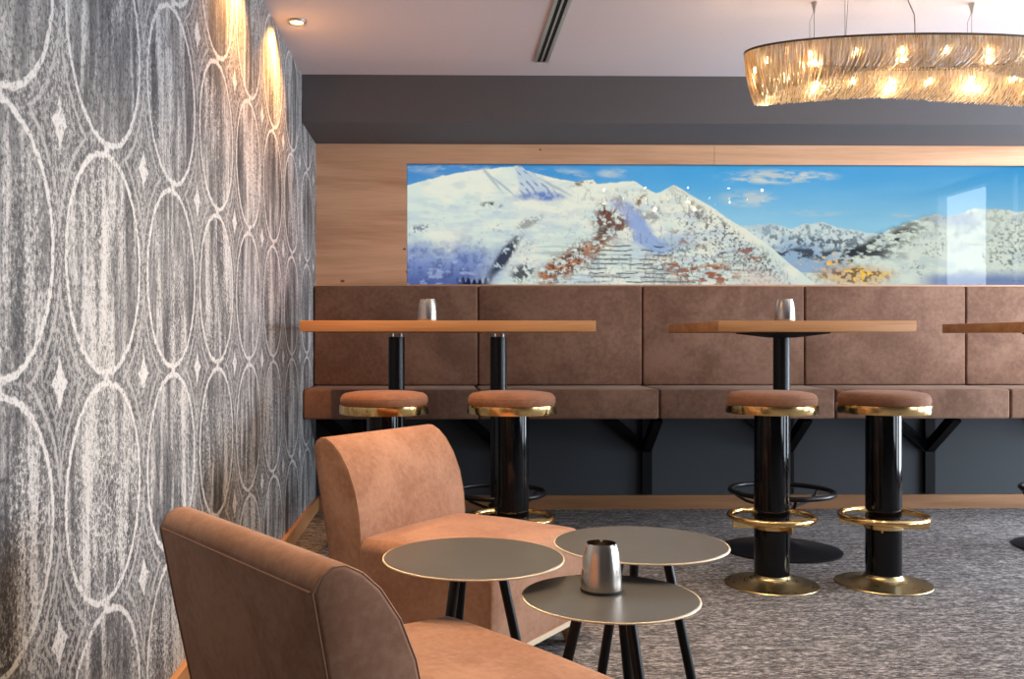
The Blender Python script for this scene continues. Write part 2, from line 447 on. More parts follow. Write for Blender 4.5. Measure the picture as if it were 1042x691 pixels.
def panorama_colours(NX, NY):
    # the print in its own units: u to the right 0..745, v down 0..124
    U = np.linspace(0, 745, NX)[None, :].repeat(NY, 0); V = np.linspace(0, 124, NY)[:, None].repeat(NX, 1)
    N = lambda cell_u, cell_v, seed, octv=5, gain=0.55: fbm(NX, NY, 745 / cell_u, 124 / cell_v, seed, octv, gain)
    wu = (N(14, 12, 91, 4) - .5) * 2; wv = (N(14, 12, 92, 4) - .5) * 2
    img = np.zeros((NY, NX, 3))
    def rgb(r, g, b):
        c = np.array([r, g, b]) / 255.0
        return np.where(c <= 0.04045, c / 12.92, ((c + 0.055) / 1.055) ** 2.4)
    def put(mask, col):
        m = np.clip(mask, 0, 1)[..., None]; img[...] = img * (1 - m) + np.asarray(col) * m
    def ell(cu, cv, ru, rv, soft=0.35, rot=0.0, wob=0.25):
        du = U - cu; dv = V - cv; c, s_ = math.cos(rot), math.sin(rot)
        a = (du * c + dv * s_) / ru; b = (-du * s_ + dv * c) / rv
        return 1 - sstep(np.sqrt(a * a + b * b) + wob * wu, 1 - soft, 1 + soft)
    # sky
    t = sstep(V, 0, 75)
    left, right = rgb(72, 140, 205), rgb(66, 164, 224)
    lo_l, lo_r = rgb(120, 185, 225), rgb(152, 206, 232)
    f = sstep(U, 0, 330)[..., None]
    img[...] = (left * (1 - f) + right * f) * (1 - t[..., None]) + (lo_l * (1 - f) + lo_r * f) * t[..., None]
    img += (N(50, 20, 3)[..., None] - .5) * 0.06
    cl = N(16, 5, 11, 5, .6); cl2 = N(30, 6, 12, 5, .6)
    for cu, cv, ru, rv, k in ((370, 12, 62, 9, .95), (342, 34, 34, 11, .55), (148, 12, 40, 10, .55), (208, 9, 20, 6, .6), (60, 8, 50, 12, .35), (423, 11, 18, 5, .5), (410, 50, 50, 4, .4), (500, 51, 16, 4, .45), (18, 4, 30, 6, .3)):
        m = (1 - sstep(np.hypot((U - cu) / ru, (V - cv) / rv), 0.4, 1.1)) * sstep(cl, .38, .62) * k
        put(m, rgb(196, 205, 205))
        put(m * sstep(cl2, .5, .7) * .5, rgb(235, 232, 220))
    # ridges
    def ridge(pts, rough=1.2, seed=5):
        px, py = zip(*pts); base = np.interp(U[0], px, py)
        n1 = N(7, 200, seed, 5, .6)[0] - .5
        return (base + n1 * rough * 2)[None, :].repeat(NY, 0)
    snow, cream = rgb(222, 232, 222), rgb(243, 240, 222)
    rock = N(4.5, 5.0, 21, 4, .7); rock2 = N(9, 4, 22, 5, .65); speck = N(2.4, 2.2, 23, 3, .7); big = N(40, 26, 24, 4)
    tex = N(18, 7, 25, 5, .6)
    # far range
    R1 = ridge([(300, 70), (320, 62), (335, 63), (352, 62), (371, 61), (386, 66), (402, 61), (420, 59), (439, 65), (460, 69), (479, 71), (500, 72), (745, 72)], 2.2, 31)
    m = sstep(V - R1, -0.6, 0.6); put(m, rgb(214, 226, 226))
    d = V - R1
    put(m * sstep(rock, .48, .66) * sstep(d, -1, 3) * (1 - sstep(d, 14, 34)) * .7, rgb(96, 112, 128))
    put(m * sstep(tex, .45, .7) * .5, rgb(160, 186, 200))
    # valley floor
    put(m * sstep(V, 84, 96) * .75, rgb(178, 196, 206))
    put(ell(398, 100, 34, 22, .5) * .75, rgb(140, 170, 205))
    # right range
    R2 = ridge([(440, 112), (452, 88), (470, 76), (488, 66), (507, 58), (522, 52.5), (535, 50.5), (544, 52.5), (559, 49), (575, 44), (600, 45), (615, 47), (628, 47), (660, 42), (700, 38), (745, 40)], 1.8, 33)
    m2 = sstep(V - R2, -0.6, 0.6); put(m2, rgb(222, 230, 218)); d2 = V - R2
    put(m2 * sstep(tex, .5, .72) * .45, rgb(176, 194, 204))
    put(m2 * sstep(rock, .50, .66) * (1 - sstep(d2, 8, 42)) * .38, rgb(104, 112, 120))
    put(m2 * sstep(speck, .60, .70) * sstep(d2, 6, 22) * sstep(N(26, 12, 51, 3), .50, .64) * .6, rgb(100, 108, 104))
    put(m2 * ell(556, 56, 22, 7, .5) * .5, rgb(150, 165, 196))
    put(ell(612, 84, 30, 24, .6) * sstep(speck, .54, .64) * m2 * .55, rgb(58, 66, 70))
    # dark wooded spur between the valley and the right slope
    dist = np.abs((V - (96 - (U - 440) * 0.42 - 4 * wu)))
    spur = (1 - sstep(dist, 2, 15)) * sstep(U, 405, 445) * (1 - sstep(U, 492, 548)) * sstep(rock2 + .12 * wu, .40, .56)
    put(spur * .95, rgb(38, 44, 44))
    put((1 - sstep(np.abs(V - 92 - 3 * wv), 2, 9)) * sstep(U, 340, 378) * (1 - sstep(U, 470, 520)) * sstep(rock2, .46, .56) * .9, rgb(52, 58, 66))
    put((1 - sstep(np.abs(V - 80 - 3 * wv), 2, 9)) * sstep(U, 350, 378) * (1 - sstep(U, 430, 470)) * sstep(rock, .48, .58) * .75, rgb(74, 84, 96))
    put(sstep(V, 104, 120) * sstep(U, 506, 540) * sstep(V - 111 + (U - 506) * .02 + 5 * wu, -4, 4) * .85, rgb(92, 118, 176))
    # village lights
    vl = N(3.0, 2.4, 44, 2); area_v = (1 - sstep(np.hypot((U - 452) / 46, (V - 114) / 12), .4, 1.15))
    put(area_v * .65, rgb(214, 160, 96))
    put(area_v * sstep(N(5, 4, 45, 3), .5, .62) * .8, rgb(96, 70, 56))
    put(area_v * sstep(vl, .60, .72), rgb(255, 206, 84))
    put((1 - sstep(np.hypot((U - 418) / 32, (V - 100) / 14), .3, 1.1)) * sstep(vl, .64, .74), rgb(255, 196, 96))
    # main massif on the left
    R3 = ridge([(0, 22), (32, 13), (63, 7), (90, 4), (108, 1.5), (112, 0.8), (118, 5), (128, 9), (139.5, 12.5), (158, 16.5), (170, 18.5), (182, 16), (187, 14.8), (190, 19.5), (201, 19.5), (215, 17.5), (227, 16.5), (238, 23.5), (250, 29.5), (258, 26), (268, 20.5), (278, 26.5), (290, 34.5), (306, 43.5), (321, 54.5), (335, 63), (350, 73), (368, 86), (384, 101), (400, 114), (415, 126), (745, 140)], 1.1, 35)
    m3 = sstep(V - R3, -0.6, 0.6); put(m3, snow); d3 = V - R3
    put(m3 * sstep(big, .40, .62) * .8, cream)
    put(m3 * sstep(tex, .52, .75) * .40, rgb(188, 204, 212))
    put(m3 * sstep(N(46, 9, 101, 4), .50, .66) * sstep(d3, 6, 20) * .40, rgb(190, 206, 220))
    put(m3 * sstep(N(10, 5, 102, 4), .52, .68) * sstep(d3, 10, 30) * .30, rgb(176, 192, 210))
    # blue shaded hollow lower left
    edge = 78 + 0.030 * U + 9 * wu
    hol = sstep(V - edge, -10, 24) * (1 - sstep(U + (V - 100) * .9, 62, 122))
    put(m3 * hol * .95, rgb(122, 142, 198))
    put(m3 * hol * sstep(V, 98, 124) * .8, rgb(70, 86, 150))
    put(m3 * hol * sstep(rock, .46, .68) * .5, rgb(64, 76, 134))
    put(m3 * hol * sstep(N(8, 4, 61, 4), .55, .68) * .6, rgb(176, 188, 224))
    # streaked blue face under the first summit
    face = sstep(U - (108 + (V - 2) * .18), -2, 3) * (1 - sstep(U - (118 + (V - 2) * 1.25), -8, 6)) * (1 - sstep(V, 27, 38))
    lines = np.sin((U - 112 - (V - 2) * .82) * .95 + 2.2 * wu)
    put(m3 * face * .55, rgb(168, 190, 220))
    put(m3 * face * sstep(lines, .0, .9) * sstep(rock2, .36, .56) * .75, rgb(98, 126, 182))
    put(ell(134, 33, 22, 4.5, .5) * (.45 + .5 * sstep(rock, .40, .58)), rgb(96, 126, 192))
    for cu, cv, ru, rv, rot in ((82, 12, 18, 1.6, .9), (96, 22, 14, 1.2, .7), (150, 24, 18, 1.5, .5)):
        put(ell(cu, cv, ru, rv, .5, rot) * m3 * .6, rgb(150, 166, 186))
    # rocks along the crest and the middle ridge
    for cu, cv, ru, rv, rot, col, k in (
            (178, 18, 13, 3, -.25, rgb(120, 100, 62), .9), (232, 37, 12, 4.5, -.95, rgb(150, 104, 62), .95), (84, 42, 10, 3, .1, rgb(70, 64, 66), .9),
            (122, 60, 14, 5, -.5, rgb(80, 84, 104), .6), (8, 68, 20, 5, -.2, rgb(96, 104, 140), .8), (200, 48, 16, 6, -.9, rgb(92, 76, 74), .8),
            (246, 54, 14, 6, 0, rgb(110, 106, 104), .6), (285, 42, 24, 6, .75, rgb(120, 106, 92), .6)):
        put(ell(cu, cv, ru, rv, .5, rot) * sstep(rock, .44, .56) * m3 * k, col)
    put(ell(205, 58, 18, 20, .5, -.5) * sstep(rock, .42, .54) * m3 * .95, rgb(112, 62, 52))
    put(ell(196, 74, 9, 18, .5, .5) * sstep(rock2, .42, .54) * m3 * .9, rgb(96, 72, 66))
    put(ell(160, 103, 44, 11, .5, -.55) * sstep(rock2, .40, .54) * m3 * .95, rgb(176, 104, 62))
    put(ell(168, 98, 40, 13, .5, -.55) * sstep(speck, .53, .60) * m3 * .9, rgb(92, 58, 50))
    put(ell(98, 94, 27, 6, .4, -.95) * sstep(rock, .36, .48) * .95, rgb(44, 52, 74))
    put(ell(116, 112, 12, 9, .5, -.6) * sstep(rock, .42, .52) * .9, rgb(52, 52, 66))
    put(sstep(V - (119 + 5 * wu + 3 * np.sin(U * 1.1)), -2, 2) * (1 - sstep(U, 74, 90)) * sstep(U, 46, 58), rgb(28, 36, 66))
    # blue gully
    gul = ell(232, 62, 26, 8, .5, .95) + ell(246, 82, 18, 7, .5, .35)
    put(np.clip(gul, 0, 1) * m3 * .85, rgb(138, 164, 218))
    put(ell(214, 45, 14, 4, .5, .7) * m3 * .7, rgb(176, 182, 216))
    put(ell(262, 82, 40, 9, .6, -.25) * m3 * .5, rgb(160, 186, 222))
    # snow fences on the lower slope
    for k in range(9):
        vv = 84 + k * 4.6; u0, u1 = 196 - k * 3.5, 256 + k * 4 - 10 * (k % 2)
        put((1 - sstep(np.abs(V - vv - 1.6 * wv - (U - 226) * .01), .35, .95)) * sstep(U, u0, u0 + 4) * (1 - sstep(U, u1, u1 + 4)) * sstep(N(12, 60, 70 + k, 2), .36, .46) * .85, rgb(66, 64, 64))
    # wooded slope on the right flank of the second summit
    for cu, cv, ru, rv, rot in ((300, 66, 36, 13, .6), (272, 104, 26, 20, .2), (318, 98, 40, 14, .5), (352, 100, 26, 12, .6), (330, 76, 44, 7, .72)):
        put(ell(cu, cv, ru, rv, .6, rot) * sstep(speck, .52, .64) * m3 * .75, rgb(80, 74, 68))
    for cu, cv, ru, rv, rot in ((286, 112, 34, 9, .35), (312, 112, 22, 10, .2), (282, 76, 16, 6, .4), (344, 92, 14, 9, .8)):
        put(ell(cu, cv, ru, rv, .6, rot) * sstep(rock2, .50, .60) * m3 * .9, rgb(158, 92, 58))
    put(m3 * sstep(U, 318, 350) * sstep(V - R3, 12, 40) * sstep(V, 96, 120) * .45, rgb(236, 196, 170))
    put(m3 * sstep(N(30, 2.2, 81, 3), .58, .66) * sstep(V, 70, 95) * sstep(U, 110, 150) * (1 - sstep(U, 330, 380)) * .45, rgb(120, 116, 120))
    # faint tree and fence lines everywhere on the snow
    put(m3 * sstep(speck, .66, .74) * sstep(d3, 20, 60) * sstep(N(30, 14, 52, 3), .50, .66) * .5, rgb(104, 104, 112))
    put(m3 * sstep(N(3.5, 9, 83, 4, .65), .63, .69) * sstep(d3, 2, 10) * sstep(U, 150, 200) * .5, rgb(128, 128, 134))
    put((1 - sstep(V, 0.6, 2.2)) * .6, rgb(30, 60, 96))  # shadow of the recess along the top edge, painted into the print
    return np.clip(img, 0.004, 1.0)

def build_panorama():
    NX, NY = 1118, 187
    C = panorama_colours(NX, NY)
    xs = np.linspace(PX0 + .002, PX1 - .002, NX); zs = np.linspace(PZ1 - .002, PZ0 + .001, NY)
    XX, ZZ = np.meshgrid(xs, zs)
    yp = 5.6612
    verts = np.stack([XX, np.full_like(XX, yp), ZZ], -1).reshape(-1, 3)
    idx = np.arange(NX * NY).reshape(NY, NX)
    faces = np.stack([idx[:-1, :-1], idx[1:, :-1], idx[1:, 1:], idx[:-1, 1:]], -1).reshape(-1, 4)
    me = bpy.data.meshes.new('print')
    nv, nf = len(verts), len(faces)
    me.vertices.add(nv); me.vertices.foreach_set('co', verts.astype(np.float32).ravel())
    me.loops.add(nf * 4); me.loops.foreach_set('vertex_index', faces.astype(np.int32).ravel())
    me.polygons.add(nf); me.polygons.foreach_set('loop_start', np.arange(0, nf * 4, 4, dtype=np.int32))
    me.update(calc_edges=True)
    at = me.color_attributes.new('print_colour', 'FLOAT_COLOR', 'POINT')
    at.data.foreach_set('color', np.concatenate([C.reshape(-1, 3), np.ones((nv, 1))], 1).astype(np.float32).ravel())
    t = NT('backlit_print'); a = t.n.new('ShaderNodeAttribute'); a.attribute_name = 'print_colour'
    e = t.n.new('ShaderNodeEmission'); t.l.new(a.outputs['Color'], e.inputs[0]); e.inputs[1].default_value = 0.90
    t.l.new(e.outputs[0], t.out.inputs[0]); me.materials.append(t.m)
    root = thing('mountain_picture', 'wide backlit photograph of snowy mountains set in the oak wall above the brown bench', 'picture', ((PX0 + PX1) / 2, YB, PZ0))
    def keep(o):
        o.parent = root; o.matrix_parent_inverse = Matrix.Translation(-root.location); return o
    pr = bpy.data.objects.new('print', me); COL.objects.link(pr); keep(pr)
    keep(MB().box(PX0 + .001, PX1 - .001, 5.6620, YB, PZ0, PZ1 - .001).build('light_box', MAT['frame_dark']))
    gp = keep(MB().box(PX0 + .001, PX1 - .001, 5.6560, 5.6600, PZ0 + .001, PZ1 - .001).build('glass_pane', MAT['glass']))
    gp['label'] = 'clear reflective glass over the picture'
build_panorama()

# ------------------------------------------------------------------ bench
def build_bench():
    root = thing('wall_bench', 'long high bench in brown suede fixed along the back wall under the mountain picture', 'bench', (XL, 5.64, 0))
    def keep(o, par=root):
        o.parent = par
        if par is root: o.matrix_parent_inverse = Matrix.Translation(-root.location)
        return o
    bx = [-0.760, 0.213, 1.191, 2.162, 3.134, 4.106, 4.765]
    for i in range(6):
        x0, x1 = bx[i] + .0025, bx[i + 1] - .0025
        mb = MB().box(x0, x1, 5.535, 5.642, 0.757, 1.348)
        keep(mb.build('back_cushion', MAT['suede_dark'], bevel=.012, seg=4, deform=lambda c: Vector((c.x, c.y - (0.008 * math.sin(max(0, min(1, (c.z - .757) / .59)) * math.pi) if c.y < 5.6 else 0), c.z))))
    sx = [-0.760, 0.200, 1.197, 2.173, 3.150, 4.126, 4.765]
    for i in range(6):
        x0, x1 = sx[i] + .002, sx[i + 1] - .002
        keep(MB().box(x0, x1, 5.122, 5.642, 0.592, 0.755).build('seat_cushion', MAT['suede_dark'], bevel=.013, seg=4))
    for k in range(6):
        xc = -0.49 + .865 * k
        b = keep(MB().box(xc - .032, xc + .032, 5.632, YB, .092, .590).build('bracket', MAT['black_matt'], bevel=.003, seg=1))
        w = .025
        f = MB().hexa([(xc - w, 5.634, .345), (xc + w, 5.634, .345), (xc + w, 5.634, .415), (xc - w, 5.634, .415)],
                      [(xc - w, 5.330, .560), (xc + w, 5.330, .560), (xc + w, 5.390, .590), (xc - w, 5.390, .590)])
        g = keep(f.build('brace', MAT['black_matt']), b)
        f = MB().hexa([(xc - .02, 5.634, .335), (xc - .02, 5.66, .335), (xc - .02, 5.66, .415), (xc - .02, 5.634, .415)],
                      [(xc - .27, 5.634, .545), (xc - .27, 5.66, .545), (xc - .225, 5.66, .590), (xc - .225, 5.634, .590)])
        g = keep(f.build('brace', MAT['black_matt']), b)
build_bench()

# ------------------------------------------------------------------ bar tables
def build_table(label, x0, x1, y0, y1, posts, base_r, ring_r, plate=True):
    ztop = 1.1125; th = 0.048
    cx, cy = (x0 + x1) / 2, (y0 + y1) / 2
    root = thing('bar_table', label, 'table', (cx, cy, 0), 0, 'bar tables along the bench')
    MB().box(x0 - cx, x1 - cx, y0 - cy, y1 - cy, ztop - th, ztop).build('tabletop', MAT['oak'], root, bevel=.0025, seg=2)
    for px, py in posts:
        X, Y = px - cx, py - cy
        p = MB().tube([(X, Y, .03), (X, Y, ztop - th - .022)], .040, 32).build('pedestal', MAT['black'], root, smooth=True)
        if not plate:
            MB().box(X - .05, X + .05, Y - .05, Y + .05, ztop - th - .006, ztop - th).tube([(X - .02, Y, ztop - th - .024), (X - .02, Y, ztop - th - .004)], .010, 12).tube([(X + .02, Y, ztop - th - .024), (X + .02, Y, ztop - th - .004)], .010, 12).build('mounting_plate', MAT['nickel'], root)
        else: MB().hexa([(X - .045, Y - .045, ztop - th - .026), (X + .045, Y - .045, ztop - th - .026), (X + .045, Y + .045, ztop - th - .026), (X - .045, Y + .045, ztop - th - .026)],
                  [(X - .17, Y - .17, ztop - th - .006), (X + .17, Y - .17, ztop - th - .006), (X + .17, Y + .17, ztop - th - .006), (X - .17, Y + .17, ztop - th - .006)]).box(
                  X - .17, X + .17, Y - .17, Y + .17, ztop - th - .006, ztop - th).build('mounting_plate', MAT['black_matt'], root)
        MB().lathe([(0, 0), (base_r, 0), (base_r, .007), (base_r * .93, .011), (base_r * .45, .022), (.075, .034), (.046, .046), (0, .046)], 64, (X, Y, 0)).build('base_plate', MAT['black'], root, smooth=True)
        r = MB().torus(ring_r, .0125, .288, 72, 12); r.v = [(a + X, b + Y, c) for a, b, c in r.v]
        ring = r.build('foot_ring', MAT['black'], root, smooth=True)
        for k in range(3):
            a = math.radians(25 + 120 * k); ca, sa = math.cos(a), math.sin(a)
            pts = [(X + ca * q, Y + sa * q, z) for q, z in ((ring_r - .002, .283), (ring_r - .02, .250), (ring_r * .72, .225), (ring_r * .4, .208), (.036, .200))]
            MB().tube(pts, .0075, 8).build('strut', MAT['black'], ring, smooth=True)
        MB().lathe([(.0405, .175), (.048, .175), (.048, .228), (.0405, .228)], 32, (X, Y, 0), closed=True).build('collar', MAT['black'], root, smooth=True)
    return root
build_table('long oak bar table on two black pedestals in front of the patterned wall', -0.620, 0.672, 4.07, 4.98, [(-.222, 4.54), (.273, 4.54)], .245, .222, plate=False)
build_table('oak bar table on one black pedestal behind the two full-view bar stools', 1.210, 2.086, 4.07, 4.98, [(1.660, 4.54)], .280, .242)
build_table('oak bar table cut off by the right edge of the photo', 2.690, 3.566, 4.07, 4.98, [(3.125, 4.54)], .280, .242)

# ------------------------------------------------------------------ bar stools
def build_stool(label):
    root = thing('bar_stool', label, 'bar stool', (0, 0, 0), 0, 'bar stools at the oak tables')
    R = .183
    MB().lathe([(0, .758), (.170, .758), (R - .004, .762), (R, .772), (R - .001, .785), (R - .006, .797), (R - .018, .806), (.13, .812), (.07, .815), (0, .816)], 64).build('seat', MAT['suede_stool'], root, smooth=True)
    st = MB().torus(R - .0035, .0025, .7875, 72, 6)
    st.build('piping', MAT['suede_stool'], root, smooth=True)
    MB().lathe([(0, .722), (R + .003, .722), (R + .004, .724), (R + .004, .758), (R + .001, .760), (0, .760)], 72).build('seat_band', MAT['brass'], root, smooth=True)
    MB().tube([(0, 0, .030), (0, 0, .722)], .0715, 48).build('column', MAT['black_gloss'], root, smooth=True)
    MB().lathe([(0, 0), (.190, 0), (.192, .003), (.190, .006), (.150, .011), (.110, .018), (.085, .027), (.076, .037), (.0735, .045), (0, .045)], 72).build('base_plate', MAT['brass_dull'], root, smooth=True)
    ring = MB().torus(.170, .0135, .285, 80, 14).build('foot_ring', MAT['brass'], root, smooth=True)
    MB().lathe([(.0717, .238), (.079, .238), (.079, .272), (.0717, .272)], 48, closed=True).build('collar', MAT['brass'], root, smooth=True)
    for k in range(4):
        a = k * math.pi / 2; ca, sa = math.cos(a), math.sin(a); w = .003
        def P(r, z, s_): return (ca * r - sa * s_, sa * r + ca * s_, z)
        MB().hexa([P(.077, .238, -w), P(.174, .246, -w), P(.174, .246, w), P(.077, .238, w)], [P(.077, .274, -w), P(.174, .274, -w), P(.174, .274, w), P(.077, .274, w)]).build('support_arm', MAT['brass'], ring)
    return root
s0 = build_stool('round suede bar stool on a brass base, nearest the grey lounge tables')
s0.location = (1.386, 3.905, 0); s0.rotation_euler.z = math.radians(8)
copy_thing(s0, (1.860, 3.905, 0), math.radians(-27), 'round suede bar stool standing alone furthest to the right, all of its column in view')
copy_thing(s0, (0.291, 3.905, 0), math.radians(15), 'round suede bar stool whose black column rises just right of the far armchair back')
copy_thing(s0, (-0.242, 3.905, 0), math.radians(40), 'round suede bar stool nearest the patterned wall, hidden below the seat by the armchair')

# ------------------------------------------------------------------ steel cups
def build_cup(label):
    root = thing('steel_ashtray', label, 'ashtray', (0, 0, 0), 0, 'brushed steel cups on the tables')
    H = .112; n = 96
    prof = [(0, .004), (.0505, .004), (.0518, .008), (.0515, .020), (.0500, .045), (.0475, .070), (.0440, .092), (.0400, .106), (.0382, H), (.0366, H), (.0385, .105), (.0425, .092)]
    prof = [(r * .93, z) for r, z in prof]
    mb = MB().lathe(prof, n)
    def notch(c):
        if c.z > H - .004:
            a = math.atan2(c.y, c.x)
            for k in range(3):
                d = abs((a - math.radians(80 + 120 * k) + math.pi) % (2 * math.pi) - math.pi)
                if d < .12: return Vector((c.x, c.y, c.z - .009 * (1 - d / .12)))
        return c
    mb.build('cup', MAT['steel'], root, smooth=True, deform=notch)
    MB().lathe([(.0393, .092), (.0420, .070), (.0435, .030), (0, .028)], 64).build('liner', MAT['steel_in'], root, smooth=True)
    MB().lathe([(0, 0), (.0480, 0), (.0489, .003), (.0480, .0065), (0, .0065)], 64).build('foot_ring', MAT['rubber'], root, smooth=True)
    return root
CUP_XY = (0.371, 2.172)

# ------------------------------------------------------------------ lounge tables
def build_lounge(label, x, y, R, h, rot):
    root = thing('side_table', label, 'side table', (x, y, 0), 0, 'round grey lounge tables')
    MB().lathe([(0, h - .006), (R - .002, h - .006), (R - .0005, h - .003), (R - .002, h), (0, h)], 120).build('tabletop', MAT['table_top'], root, smooth=True)
    n = int(2 * math.pi * R / .0062); e = MB(); m = n * 4
    e.tube([(R * math.cos(2 * math.pi * k / m), R * math.sin(2 * math.pi * k / m), h - .003) for k in range(m)], [.0028 if k % 4 in (0, 1) else .0016 for k in range(m)], 6, closed=True)
    e.build('beaded_edge', MAT['gold_edge'], root, smooth=True)
    MB().lathe([(0, h - .016), (.085, h - .016), (.095, h - .006), (0, h - .006)], 48).build('hub', MAT['black_matt'], root, smooth=True)
    for k in range(3):
        a = math.radians(rot + 120 * k); ca, sa = math.cos(a), math.sin(a)
        MB().tube([(ca * .168, sa * .168, .004), (ca * .066, sa * .066, h - .012)], .0125, 20).build('leg', MAT['black'], root, smooth=True)
        MB().tube([(ca * .1686, sa * .1686, 0), (ca * .167, sa * .167, .012)], .0138, 16).build('leg_cap', MAT['rubber'], root, smooth=True)
    return root
build_lounge('round grey lounge table nearest the armchairs, left of the steel cup', .078, 2.337, .225, .487, -10)
build_lounge('round grey lounge table behind the steel cup, furthest right and empty', .522, 2.450, .225, .494, 90)
build_lounge('lowest round grey lounge table in front, carrying the steel cup', .384, 2.127, .200, .444, 178)
c0 = build_cup('brushed steel cup standing on the low front lounge table')
c0.location = (*CUP_XY, .444)
copy_thing(c0, (-.071, 4.50, 1.1125), math.radians(50), 'brushed steel cup standing on the long oak table by the patterned wall')
copy_thing(c0, (1.663, 4.50, 1.1125), math.radians(20), 'brushed steel cup standing on the single-pedestal oak table')

# ------------------------------------------------------------------ armchairs
def build_armchair(label, W=.60):
    root = thing('armchair', label, 'armchair', (0, 0, 0), 0, 'tan suede lounge armchairs')
    hw = W / 2; hb = .095; ext = .075
    # side outline of the back: x forward (0 = front of the seat), z up
    front = [(-.425, hb), (-.425, .30), (-.427, .40), (-.433, .465), (-.450, .54), (-.479, .608), (-.515, .660), (-.548, .690)]
    top = [(-.577, .705), (-.600, .706), (-.618, .695), (-.631, .672)]
    back = [(-.602, .52), (-.568, .36), (-.540, .22), (-.520, hb)]
    out = front + top + back
    bk = MB().prism(out, -hw, hw)
    bk.build('backrest', MAT['suede'], root, bevel=.009, seg=3, angle=50)
    def rounded(xs0, xs1, zt):
        pr = [(xs0, hb), (xs1, hb)]
        pr += [(xs1 + .004, hb + .05), (xs1 + .006, zt - .07)]
        for k in range(7):
            a = k / 6 * math.pi / 2
            pr.append((xs1 - .045 + .05 * math.cos(a), zt - .05 + .05 * math.sin(a)))
        pr += [(xs0 + .20, zt + .006), (xs0, zt + .002)]
        return pr
    n = 22; prof = rounded(-.428, ext, .385); m = len(prof); sb = MB(); vs = []
    sec = []
    for k in range(n + 1):                       # cross-sections over the width, dropping at both side edges
        q = -1 + 2 * k / n; yv = q * hw
        d = max(0.0, abs(yv) - (hw - .038)) / .038
        sec.append((yv, .040 * (1 - math.sqrt(max(0, 1 - d * d)))))
    for e in (.3, .55, .75, .88, .95, .99):
        for sg in (-1, 1):
            yv = sg * (hw - .038 + .038 * e); sec.append((yv, .040 * (1 - math.sqrt(max(0, 1 - e * e)))))
    sec.sort()
    for yv, drop in sec:
        for (u, z) in prof:
            kk = max(0, (z - .29)) / .095
            vs.append((u - (0.012 * drop / .05 if u > ext - .05 and z > hb + .01 else 0), yv, z - drop * min(1, kk) + .006 * (1 - (yv / hw) ** 2) * min(1, kk)))
    L = len(sec)
    fs = [(i * m + j, i * m + (j + 1) % m, (i + 1) * m + (j + 1) % m, (i + 1) * m + j) for i in range(L - 1) for j in range(m)]
    fs += [tuple(range(m)), tuple((L - 1) * m + j for j in reversed(range(m)))]
    sb.add(vs, fs); sb.build('seat', MAT['suede'], root, smooth=True, angle=60)
    for sg in (-1, 1):                           # stitched seam around each side panel of the back
        path = [(u, sg * (hw - .0035), z) for u, z in (front[1:] + top + back)]
        fine = []
        for a, b in zip(path[:-1], path[1:]):
            for t in (0, .25, .5, .75): fine.append(tuple(a[i] * (1 - t) + b[i] * t for i in range(3)))
        cxm, czm = -.54, .40
        fine = [(u + (cxm - u) * .012, y, z + (czm - z) * .010) for u, y, z in fine]
        MB().tube(fine, .0022, 6).build('seam_piping', MAT['stitch'], root, smooth=True)
    MB().tube([(-.6285, -hw + .01, .669), (-.6285, 0, .669), (-.6285, hw - .01, .669)], .0026, 6).build('seam_piping', MAT['stitch'], root, smooth=True)
    eb = MB().box(-.518, ext + .0045, -hw + .002, hw - .002, hb - .016, hb).build('base_board', MAT['edge_board'], root)
    eb['label'] = 'pale board along the lower edge'
    for u in (ext - .037, -.475):
        for sg in (-1, 1):
            yv = sg * (hw - .045)
            MB().hexa([(u - .014, yv - .014, 0), (u + .014, yv - .014, 0), (u + .014, yv + .014, 0), (u - .014, yv + .014, 0)],
                      [(u - .035, yv - .035, hb - .016), (u + .035, yv - .035, hb - .016), (u + .035, yv + .035, hb - .016), (u - .035, yv + .035, hb - .016)]).build('foot', MAT['beech'], root, bevel=.003, seg=2)
    return root
ac = build_armchair('tan suede armchair seen from its front, standing behind the lounge tables beside the bar stool')
def place_front(o, px, py, ang):     # put the middle of the seat front at (px, py)
    o.location = (px, py, 0); o.rotation_euler.z = math.radians(ang)
place_front(ac, .143 - .075 * .811 + .30 * .585, 2.708 + .075 * .585 + .30 * .811, -35.8)
ac2 = copy_thing(ac, (0, 0, 0), 0, 'tan suede armchair in the foreground seen from behind, its back towards the patterned wall')
place_front(ac2, .142, 1.940, 36.9)

# ------------------------------------------------------------------ ceiling fittings
def build_downlight(label, x, y, power):
    root = thing('ceiling_downlight', label, 'downlight', (x, y, ZC - .012), 0, 'recessed ceiling downlights')
    MB().lathe([(.030, .012), (.030, .004), (.036, .001), (.042, .003), (.0435, .012)], 48, closed=True).build('trim_ring', MAT['nickel'], root, smooth=True)
    MB().lathe([(0, .008), (.030, .008), (.030, .0115), (0, .0115)], 32).build('lens', MAT['lens'], root, smooth=True)
    d = bpy.data.lights.new('downlight_beam', 'SPOT'); d.energy = power; d.color = (1.0, .44, .11); d.spot_size = math.radians(120); d.spot_blend = .85; d.shadow_soft_size = .022
    l = bpy.data.objects.new('downlight_beam', d); COL.objects.link(l); l.parent = root; l.location = (0, 0, -.004); l.rotation_euler = (0, math.radians(20), 0)
    return root
build_downlight('small lit downlight in the ceiling next to the patterned wall', -.658, 4.238, 80)
build_downlight('lit downlight above the frame that washes the patterned wall in warm light', -.658, 3.44, 80)
for i, (x, y, p) in enumerate(((-0.05, 3.35, 45), (0.15, 2.55, 85), (0.95, 2.05, 60), (0.10, 1.80, 70))):
    spot('ceiling_spot', (x, y, ZC - .02), (x, y, 0), p, 110, .8, color=(1.0, .76, .50))

